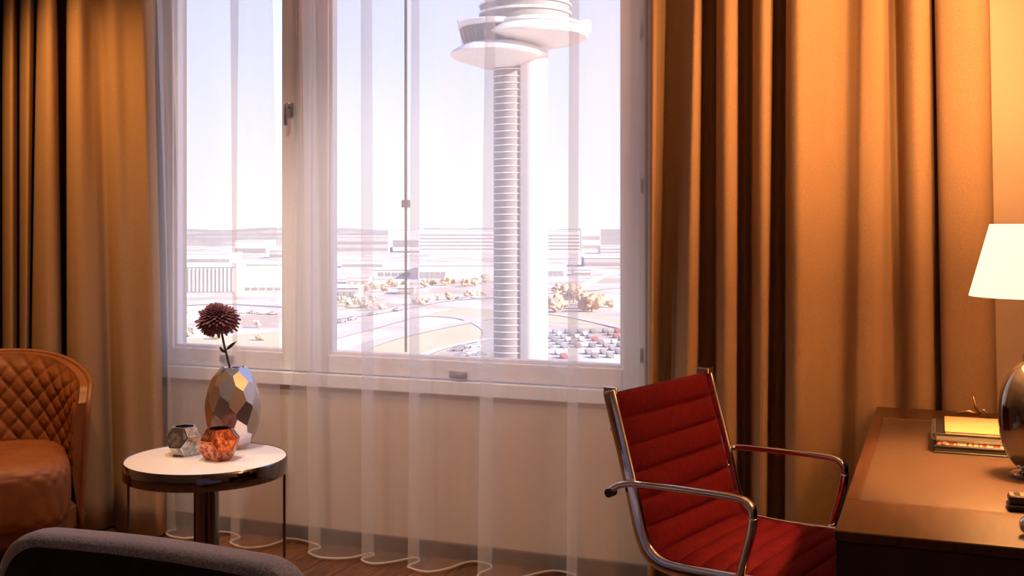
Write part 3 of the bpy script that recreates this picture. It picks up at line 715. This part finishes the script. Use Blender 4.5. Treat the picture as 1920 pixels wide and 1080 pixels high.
#@@OUTSIDE
# ------------------------------------------------------------------ outside: ground, roads, tower, buildings, trees, cars
GZ = -38.0
M['ground'] = mat('airport_ground', (.44, .35, .30), .95, noise=.02, col2=(.76, .68, .63), detail=12, contrast=(.38, .62))
M['grass'] = mat('dry_grass', (.50, .44, .29), .95, noise=.03, col2=(.56, .49, .35), detail=6)
M['road'] = mat('pale_asphalt', (.52, .465, .44), .9, noise=.2, col2=(.56, .50, .475))
M['kerb'] = mat('pale_concrete', (.72, .70, .67), .9, noise=.3, col2=(.76, .74, .71))
M['tower'] = mat('tower_concrete', (.74, .67, .63), .7, noise=.3, col2=(.78, .71, .67))
M['towerrib'] = mat('tower_rib', (.80, .77, .74), .6, noise=.3, col2=(.84, .81, .78))
M['towerdark'] = mat('tower_cladding', (.27, .24, .24), .6, noise=.3, col2=(.30, .27, .27))
M['towerglass'] = mat('tower_glazing', (.13, .12, .125), .3, noise=.4, col2=(.17, .16, .165))
M['bwhite'] = mat('pale_facade', (.70, .68, .66), .8, noise=.05, col2=(.75, .73, .71))
M['bgrey'] = mat('grey_facade', (.46, .42, .42), .8, noise=.05, col2=(.5, .46, .46))
M['bwin'] = mat('far_windows', (.30, .28, .29), .4, noise=.1, col2=(.34, .32, .33))
M['roof'] = mat('pale_roof', (.62, .60, .59), .9, noise=.05, col2=(.68, .66, .65))
M['forest'] = mat('distant_forest', (.30, .27, .25), 1, noise=.02, col2=(.36, .33, .30))
M['autumn'] = mat('hazed_autumn_leaves', (.50, .34, .22), .95, noise=.6, col2=(.60, .45, .32))  # foliage paled: distance haze put into the leaf colour
M['green'] = mat('hazed_dull_leaves', (.50, .46, .36), .95, noise=.6, col2=(.56, .52, .42))  # also paled, with the haze in the colour
M['bark'] = mat('bark', (.2, .16, .13), .9, noise=1, col2=(.25, .2, .17))
gd = MB().box(-5000, 3000, 20, 7000, GZ - 2, GZ).build('ground', M['ground']); tag(gd, 'pale airport ground far below the window', kind='structure')
def gp(px, py, dz=0): return at_z(px, py, GZ + dz)
def strip(name, pts, wd, m, dz):
    ps_ = [gp(a, b) for a, b in pts]; ps_ = [Vector((p.x, p.y, 0)) for p in spline([(p.x, p.y, 0) for p in ps_], 8)]; mb = MB(); L = []
    for i, p in enumerate(ps_):
        t = (ps_[min(i + 1, len(ps_) - 1)] - ps_[max(i - 1, 0)]).normalized(); s = Vector((-t.y, t.x, 0)) * wd / 2
        L.append((p - s, p + s))
    for (a, b), (c, d) in zip(L, L[1:]):
        vs = [mb.bm.verts.new(Vector((q.x, q.y, GZ + z))) for z in (-.3, dz) for q in (a, b, d, c)]
        for f in ((4, 5, 6, 7), (0, 1, 5, 4), (2, 3, 7, 6)): mb.bm.faces.new([vs[i] for i in f])
    o = mb.build(name, m); o.parent = gd; return o
def patch(name, pts, m, dz):
    mb = MB(); vs = [mb.bm.verts.new((gp(a, b).x, gp(a, b).y, GZ + dz)) for a, b in pts]; mb.bm.faces.new(vs)
    r = bmesh.ops.extrude_face_region(mb.bm, geom=mb.bm.faces[:]); bmesh.ops.translate(mb.bm, vec=(0, 0, -.5), verts=[v for v in r['geom'] if isinstance(v, bmesh.types.BMVert)])
    o = mb.build(name, m); o.parent = gd; return o
patch('lawn', [(620, 668), (760, 625), (900, 600), (930, 612), (900, 640), (760, 672)], M['grass'], .12)
patch('lawn', [(780, 592), (850, 580), (930, 580), (930, 606), (850, 598)], M['grass'], .12)
patch('lawn', [(1025, 590), (1090, 586), (1170, 602), (1170, 612), (1025, 606)], M['grass'], .12)
patch('lawn', [(300, 640), (540, 620), (540, 670), (300, 680)], M['grass'], .12)
patch('lawn', [(620, 560), (690, 556), (700, 574), (620, 578)], M['grass'], .12)
strip('road', [(560, 650), (680, 618), (780, 594), (870, 597), (925, 622), (900, 660), (860, 700)], 8, M['road'], .3)
strip('road', [(600, 690), (700, 645), (800, 620), (920, 598), (1040, 590), (1200, 622)], 7, M['road'], .35)
strip('road', [(560, 605), (700, 588), (820, 566), (940, 556), (1100, 545), (1260, 530)], 9, M['road'], .3)
strip('road', [(1040, 560), (1090, 540), (1130, 520), (1200, 505)], 9, M['kerb'], .4)
strip('road', [(300, 575), (420, 570), (560, 576)], 10, M['road'], .3)
strip('kerb_line', [(740, 690), (830, 655), (930, 635)], 3, M['kerb'], .45)
strip('kerb_line', [(560, 470), (760, 462), (940, 458)], 30, M['kerb'], .4)
strip('kerb_line', [(300, 470), (420, 466), (560, 462)], 40, M['kerb'], .4)

# control tower
tp = at_d(975, HY, 220.0); tower = empty('control_tower', (tp.x, tp.y, GZ)); tag(tower, 'tall pale airport control tower with round pods beyond the wide pane', 'tower')
k_ = 220 / FPX; rt_ = Vector((CA, SA, 0))
TZ_ = lambda py: EYE + (HY - py) * k_ - GZ
def off(px): return rt_ * ((px - 975) * k_)
def tlathe(name, cpx, prof, m, sm=True, n=48, back=0):
    c = off(cpx) + dv * back
    return MB().lathe([(r, z) for r, z in prof], n, c=(c.x, c.y, 0)).build(name, m, tower, sm)
tlathe('lift_shaft', 999, [(3.05, 0), (3.05, TZ_(70))], M['tower'])
tlathe('ribbed_shaft', 957, [(3.4, 0), (3.4, TZ_(118))], M['towerdark'], back=1.2)
rc = off(957) + dv * 1.2
ribm = MB().lathe([(3.38, 0), (3.52, .02), (3.52, .20), (3.38, .22)], 40, close_top=False, close_bot=False).mesh('rib', M['towerrib'], True)
py = 132
while py < 735:
    o = link_mesh('rib', ribm, tower, (rc.x, rc.y, TZ_(py))); py += 12.9
tlathe('lower_pod', 936, [(3.3, TZ_(128)), (8.6, TZ_(112)), (9.7, TZ_(106)), (9.9, TZ_(103)), (9.5, TZ_(98)), (7.4, TZ_(86)), (6.6, TZ_(84))], M['tower'])
lg_ = tlathe('lower_glazing', 936, [(6.9, TZ_(88)), (7.9, TZ_(54))], M['towerglass'], True)
for q in range(24):
    a = 2 * pi * q / 24; c = off(936)
    MB().cyl((c.x + 6.95 * cos(a), c.y + 6.95 * sin(a), TZ_(88)), (c.x + 7.95 * cos(a), c.y + 7.95 * sin(a), TZ_(54)), .13, n=6).build('glazing_bar', M['towerdark'], lg_)
tlathe('roof_ring', 936, [(7.9, TZ_(56)), (8.3, TZ_(54)), (8.3, TZ_(46)), (7.8, TZ_(44)), (4, TZ_(42))], M['tower'])
tlathe('upper_pod', 1000, [(3, TZ_(92)), (9.0, TZ_(80)), (10.9, TZ_(72)), (11.1, TZ_(68)), (10.6, TZ_(62)), (9.5, TZ_(50)), (9.3, TZ_(44)), (5, TZ_(42))], M['tower'])
tlathe('balcony_ring', 1000, [(9.5, TZ_(52)), (10.0, TZ_(51)), (10.0, TZ_(47)), (9.5, TZ_(46))], M['towerrib'])
tlathe('drum', 985, [(9.0, TZ_(46)), (9.0, TZ_(14)), (8.2, TZ_(10)), (8.2, TZ_(-30))], M['towerdark'])
for pyr in (14, 30): tlathe('drum_ring', 985, [(9.0, TZ_(pyr)), (9.35, TZ_(pyr)), (9.35, TZ_(pyr - 4)), (9.0, TZ_(pyr - 4))], M['towerrib'])
tlathe('cab_glazing', 985, [(7.6, TZ_(-30)), (8.8, TZ_(-62))], M['towerglass'])
tlathe('cab_roof', 985, [(9.2, TZ_(-62)), (9.2, TZ_(-70)), (4, TZ_(-80))], M['tower'])
for px_ in (862, 868):
    c = off(px_); MB().cyl((c.x, c.y, TZ_(88 if px_ == 868 else 60)), (off(858).x, off(858).y, TZ_(38)), .10, n=6).build('mast', M['towerrib'], tower)
c = off(1098); MB().box(c.x - .9, c.x + .9, c.y - .9, c.y + .9, TZ_(60), TZ_(38), .2, 1).build('antenna_box', M['towerrib'], tower)

# buildings, each with its own window strips
def building(px0, px1, pyt, pyb, depth_m, m, label, fins=0, bands=0, roof=True, wins=None):
    a, b = gp(px0, pyb), gp(px1, pyb)
    a.z = b.z = GZ; v = (b - a); L = v.length; d = a.dot(dv)
    h = (pyb - pyt) * d / FPX
    e_ = empty('building', ((a.x + b.x) / 2, (a.y + b.y) / 2, GZ), math.atan2(v.y, v.x)); tag(e_, label, 'building')
    MB().box(-L / 2, L / 2, 0, depth_m, 0, h).build('wall', m, e_)
    if roof: MB().box(-L / 2 - .6, L / 2 + .6, -.6, depth_m + .6, h, h + max(.8, h * .05)).build('roof', M['roof'], e_)
    if fins:
        fm = MB().box(-L / fins * .22, L / fins * .22, -.8, .1, h * .12, h * .97).mesh('fin', M['bwhite'])
        for q in range(fins): link_mesh('fin', fm, e_, (-L / 2 + (q + .5) * L / fins, 0, 0))
        MB().box(-L / 2, L / 2, -.5, .1, 0, h * .1).build('plinth', M['bgrey'], e_)
    for q in range(bands):
        z = h * (.14 + .8 * q / bands); MB().box(-L / 2 + 1, L / 2 - 1, -.35, .1, z, z + h * .34 / bands).build('window_band', M['bwin'], e_)
    if wins:
        n_, z0, z1, x0, x1 = wins; wm = MB().box(-.5, .5, -.4, .1, 0, 1).mesh('window', M['bwin'])
        for q in range(n_):
            o = link_mesh('window', wm, e_, (-L / 2 + L * lerp(x0, x1, (q + .5) / n_), 0, h * z0)); o.scale = (L * (x1 - x0) / n_ * .75, 1, h * (z1 - z0))
    return e_
building(300, 441, 501, 553, 22, M['bgrey'], 'grey hall with white vertical fins seen behind the flower', fins=19)
building(452, 548, 496, 546, 50, M['bwhite'], 'plain white box hall right of the finned hall', wins=(6, .05, .14, .05, .95))
building(440, 500, 452, 478, 60, M['bwhite'], 'low white hall far behind the white box hall', bands=1)
building(340, 432, 476, 494, 50, M['bwhite'], 'low pale shed just beyond the finned hall', bands=1)
building(505, 560, 470, 484, 40, M['bgrey'], 'small grey shed far behind the left mullion', bands=1)
building(618, 728, 444, 474, 60, M['bgrey'], 'long grey terminal left of the blind rod near the horizon', bands=2)
building(728, 786, 431, 468, 80, M['bwhite'], 'tall white terminal block right behind the blind rod', bands=1)
building(786, 936, 433, 474, 80, M['bwhite'], 'long white banded terminal left of the control tower', bands=5)
building(784, 930, 498, 524, 45, M['bwhite'], 'white low hall with grey windows left of the control tower', wins=(5, .1, .55, .02, .36))
building(700, 782, 506, 522, 30, M['bwhite'], 'small white shed next to the low white hall', wins=(5, .3, .7, .1, .9))
building(629, 672, 540, 562, 20, M['bgrey'], 'small grey house at the lower left of the wide pane', wins=(3, .3, .7, .1, .9))
building(640, 720, 488, 502, 30, M['bwhite'], 'low white shed behind the small grey house', bands=1)
building(1010, 1088, 434, 474, 70, M['bwhite'], 'white banded terminal right of the control tower', bands=5)
building(1090, 1126, 431, 472, 50, M['bwhite'], 'white tower block farthest right in the wide pane', bands=2)
building(1126, 1200, 462, 476, 50, M['bwhite'], 'low pale wing right of the white tower block', bands=2)
building(1024, 1062, 492, 524, 25, M['bwhite'], 'white cube building at the right foot of the control tower', wins=(3, .2, .5, .1, .9))
building(1095, 1180, 484, 500, 40, M['bgrey'], 'low grey pavilion below the white tower block', bands=1)
for q, (px0, px1, t, b) in enumerate(((650, 692, 520, 532), (745, 776, 540, 552), (1075, 1110, 506, 516))):
    building(px0, px1, t, b, 18, (M['bwhite'], M['bgrey'], M['bwhite'])[q], ('narrow white store behind the left sheer fold', 'grey kiosk just right of the blind rod', 'small white store behind the right sheer fold')[q], bands=1)

# distant forest on the horizon: uncountable
mb = MB(); rnd = random.Random(11)
for row, (dist, hmax) in enumerate(((3200, 37.0), (2700, 26), (2300, 16))):
    N = 160
    def fn(u, v, dist=dist, hmax=hmax):
        a = lerp(R(-52), R(30), u); h = hmax * (.86 + .14 * sin(u * 37 + row * 2) * sin(u * 91 + row)) + 1.6 * rnd.random()
        return Vector((sin(a) * (dist + 260 * (1 if v > .6 else 0) + 120 * v), cos(a) * (dist + 260 * (1 if v > .6 else 0) + 120 * v), GZ + (0, h * .75, h, 0)[round(v * 3)]))
    mb.grid(fn, N, 4)
o = mb.build('forest', M['forest']); tag(o, 'hazy dark forest strip along the horizon', 'forest', kind='stuff')

# trees
def tree_mesh(seed, m):
    bm = bmesh.new(); rnd = random.Random(seed)
    for k in range(13):
        a = rnd.uniform(0, 6.28); r = rnd.uniform(0, .42)
        bmesh.ops.create_icosphere(bm, subdivisions=2, radius=rnd.uniform(.12, .26), matrix=Matrix.Translation((r * cos(a), r * sin(a), rnd.uniform(.25, .8))))
    for v in bm.verts: v.co += v.normal * rnd.uniform(-.05, .05) + Vector((rnd.uniform(-.035, .035), rnd.uniform(-.035, .035), rnd.uniform(-.035, .035)))
    me = bpy.data.meshes.new('crown'); bm.to_mesh(me); bm.free(); me.materials.append(m); return me
crowns = [tree_mesh(1, M['autumn']), tree_mesh(2, M['autumn']), tree_mesh(3, M['green']), tree_mesh(4, M['green'])]
trunk = MB().cyl((0, 0, 0), (0, 0, .5), .035, .025, n=6).mesh('trunk', M['bark'])
ORD = ['first', 'second', 'third', 'fourth', 'fifth', 'sixth', 'seventh', 'eighth', 'ninth', 'tenth', 'eleventh', 'twelfth', 'thirteenth', 'fourteenth', 'fifteenth', 'sixteenth', 'seventeenth', 'eighteenth']
TREES = []
def tree(px, py, s, ci, label, group):
    p = gp(px, py)
    for q, r in TREES:
        if (q - p).length < (r + s) * .62: return
    TREES.append((p, s)); t = empty('tree', (p.x, p.y, GZ), random.uniform(0, 6)); t.scale = (s, s, s * .85)
    link_mesh('crown', crowns[ci], t); link_mesh('trunk', trunk, t); tag(t, label, 'tree', group)
rnd = random.Random(21)
for k in range(16): tree(rnd.uniform(1030, 1112), rnd.uniform(556, 588), rnd.uniform(7, 11), k % 2, 'rust-coloured autumn tree right of the control tower', 'autumn trees by the tower')
for k in range(14): tree(lerp(660, 925, (k + .3 * rnd.random()) / 14), lerp(546, 532, k / 14) + rnd.uniform(-5, 5), rnd.uniform(5, 8), k % 2, 'autumn tree in the row left of the control tower', 'autumn trees left of the tower')
for k in range(14): tree(lerp(780, 925, (k + .3 * rnd.random()) / 14), lerp(572, 552, k / 14) + rnd.uniform(-2, 2), rnd.uniform(3.5, 6), (0, 2, 3)[k % 3], 'low roadside shrub along the road left of the control tower', 'roadside shrubs')
for k in range(12): tree(rnd.uniform(622, 720), rnd.uniform(566, 584), rnd.uniform(4, 6), 2 + k % 2, 'dull green tree around the small grey house', 'trees by the grey house')
for k in range(7): tree(rnd.uniform(340, 540), rnd.uniform(606, 640), rnd.uniform(2.6, 4), (0, 2, 3)[k % 3], 'bush on the ground below the left sash', 'bushes below the left sash')
for k in range(10): tree(rnd.uniform(1060, 1165), rnd.uniform(566, 580), rnd.uniform(4, 6), k % 2, 'small autumn tree beside the car park', 'autumn trees by the car park')

# cars
carcol = [mat('car_white', (.75, .74, .73), .35, noise=1, col2=(.78, .77, .76)), mat('car_grey', (.30, .29, .30), .35, noise=1, col2=(.33, .32, .33)), mat('car_dark_hazed', (.24, .22, .23), .35, noise=1, col2=(.27, .25, .26)), mat('car_red', (.42, .12, .11), .35, noise=1, col2=(.45, .13, .12))]  # darker car paints paled to carry the distance haze
def car_tree(m):
    e_ = empty('car')
    mb = MB(); prof_ = [(-2.2, .35), (-2.25, .75), (-2.0, .92), (-.95, .98), (-.35, 1.42), (1.1, 1.42), (1.75, .98), (2.15, .9), (2.2, .4)]
    A = [mb.bm.verts.new((x, -.88, z)) for x, z in prof_]; B = [mb.bm.verts.new((x, .88, z)) for x, z in prof_]
    mb.bm.faces.new(A); mb.bm.faces.new(list(reversed(B)))
    for k in range(len(A)): mb.bm.faces.new((A[k], A[(k + 1) % len(A)], B[(k + 1) % len(A)], B[k]))
    mb.build('body', m, e_)
    mb = MB(); pw_ = [(-.85, 1.0), (-.35, 1.36), (1.05, 1.36), (1.55, 1.0)]
    A = [mb.bm.verts.new((x, -.90, z)) for x, z in pw_]; B = [mb.bm.verts.new((x, .90, z)) for x, z in pw_]
    mb.bm.faces.new(A); mb.bm.faces.new(list(reversed(B)))
    for k in range(4): mb.bm.faces.new((A[k], A[(k + 1) % 4], B[(k + 1) % 4], B[k]))
    mb.build('windows', M['bwin'], e_)
    for x in (-1.35, 1.35):
        for y in (-.8, .8): MB().cyl((x, y - .1, .32), (x, y + .1, .32), .32, n=10).build('wheel', M['black'], e_)
    return e_
protos = [car_tree(m) for m in carcol]; usedp = [False] * 4; cn = ['white', 'grey', 'dark', 'red']
CARS = []
def car(px, py, ci, rz, where, group):
    p = gp(px, py)
    if any((q - p).length < 4.6 for q in CARS[-40:] + [t[0] for t in TREES]): return
    CARS.append(p)
    o = protos[ci] if not usedp[ci] else copy_tree(protos[ci]); usedp[ci] = True
    o.location = (p.x, p.y, GZ + .35 if 'road' in where else GZ); o.rotation_euler = (0, 0, rz)
    tag(o, cn[ci] + ' car ' + where, 'car', cn[ci] + ' ' + group)
rowdir = R(28); rnd = random.Random(31)
base = gp(1100, 645); n_car = 0
for r_ in range(9):
    for c_ in range(11):
        if rnd.random() < .18: continue
        q = Vector((base.x, base.y, 0)) + Vector((cos(rowdir), sin(rowdir), 0)) * (c_ - 5) * 4.7 + Vector((-sin(rowdir), cos(rowdir), 0)) * (r_ - 4) * 9.5
        rel = Vector((q.x, q.y, GZ - EYE)); d = rel.dot(dv); u = rel.dot(rt_) / d * FPX + 960; vv = HY - rel.z / d * FPX
        if not (1030 < u < 1172 and 606 < vv < 690): continue
        car(u, vv, rnd.choice((0, 1, 2, 1, 2, 3)), rowdir + pi / 2, 'parked in the lot right of the control tower', 'cars parked right of the tower')
for px, py in ((640, 606), (660, 601), (700, 592), (745, 584), (812, 568), (860, 562), (890, 560)): car(px, py, rnd.choice((1, 2, 0)), R(70), 'on the far road left of the control tower', 'cars on the far road')
for k in range(12): car(rnd.uniform(850, 918), rnd.uniform(648, 672), rnd.choice((1, 2, 0)), R(28), 'parked at the left foot of the control tower', 'cars parked left of the tower')
for k in range(10): car(lerp(345, 530, k / 10), 588 + rnd.uniform(-2, 2), rnd.choice((0, 1, 2)), R(70), 'parked below the finned hall', 'cars parked below the finned hall')
for i, o in enumerate(protos):
    if not usedp[i]:
        car(870 + 10 * i, 655, i, R(28), 'parked at the left foot of the control tower', 'cars parked left of the tower')

# every tree and car gets its place from the left in its own label
ORD += ['nineteenth', 'twentieth']
NAMES = {'autumn trees by the tower': 'rust-coloured autumn tree from the left, right of the control tower',
         'autumn trees left of the tower': 'autumn tree from the left in the row left of the control tower',
         'roadside shrubs': 'roadside shrub from the left along the road left of the tower',
         'trees by the grey house': 'dull green tree from the left around the small grey house',
         'bushes below the left sash': 'bush from the left on the ground below the left sash',
         'autumn trees by the car park': 'small autumn tree from the left beside the car park',
         'cars parked right of the tower': 'car from the left in the lot right of the tower',
         'cars on the far road': 'car from the left on the far road left of the tower',
         'cars parked left of the tower': 'car from the left parked at the left foot of the tower',
         'cars parked below the finned hall': 'car from the left parked below the finned hall'}
byg = {}
for o in COL.objects:
    if o.get('category') in ('tree', 'car') and o.get('group'): byg.setdefault(o['group'], []).append(o)
for g, os_ in byg.items():
    if len(os_) < 2: continue
    os_.sort(key=lambda o: o.location.dot(rt_) / o.location.dot(dv))
    for i, o in enumerate(os_):
        if g in NAMES: o['label'] = ORD[i] + ' ' + NAMES[g]
        else:
            c_, rest_ = g.split(' ', 1); o['label'] = ORD[i] + ' ' + c_ + ' ' + NAMES[rest_]
#@@LIGHTS
# ------------------------------------------------------------------ added ceiling fill lights, unseen above the frame
M['glow'] = mat('added_fill_glow', (1, .9, .75), .5, noise=2, col2=(1, .9, .76), emis=((1, .8, .55), 4))
def added_fill(x, y, energy, colr, size, label, blend=.8, aim=None):
    e_ = empty('added_ceiling_light', (x, y, ZC - .012)); tag(e_, label, 'added light')
    MB().lathe([(.045, 0), (.055, 0), (.055, .012), (.045, .012), (.045, 0)], 28, close_top=False, close_bot=False).build('trim_ring', M['chrome'], e_, True)
    MB().lathe([(.044, .006), (.044, .012)], 24).build('diffuser', M['glow'], e_)
    ld_ = bpy.data.lights.new('added_fill', 'SPOT'); ld_.energy = energy; ld_.color = colr; ld_.spot_size = R(size); ld_.spot_blend = blend; ld_.shadow_soft_size = .05
    lo = bpy.data.objects.new('added_fill', ld_); COL.objects.link(lo); lo.parent = e_; lo.location = (0, 0, -.01)
    if aim: lo.rotation_euler = (Vector(aim) - Vector((x, y, ZC - .02))).to_track_quat('-Z', 'Y').to_euler()
added_fill(-3.65, 3.25, 150, (1, .43, .11), 125, 'added unseen light above the cognac armchair')
added_fill(-2.35, 3.05, 65, (1, .87, .77), 110, 'added unseen light above the side table')
added_fill(-2.15, 2.1, 135, (1, .83, .72), 54, 'added unseen spotlight aimed at the wall below the window', aim=(-2.05, 4.1, .6))
added_fill(.36, 3.45, 140, (1, .39, .11), 74, 'added unseen spotlight aimed at the drape behind the desk', aim=(-.65, 4.05, 1.35))
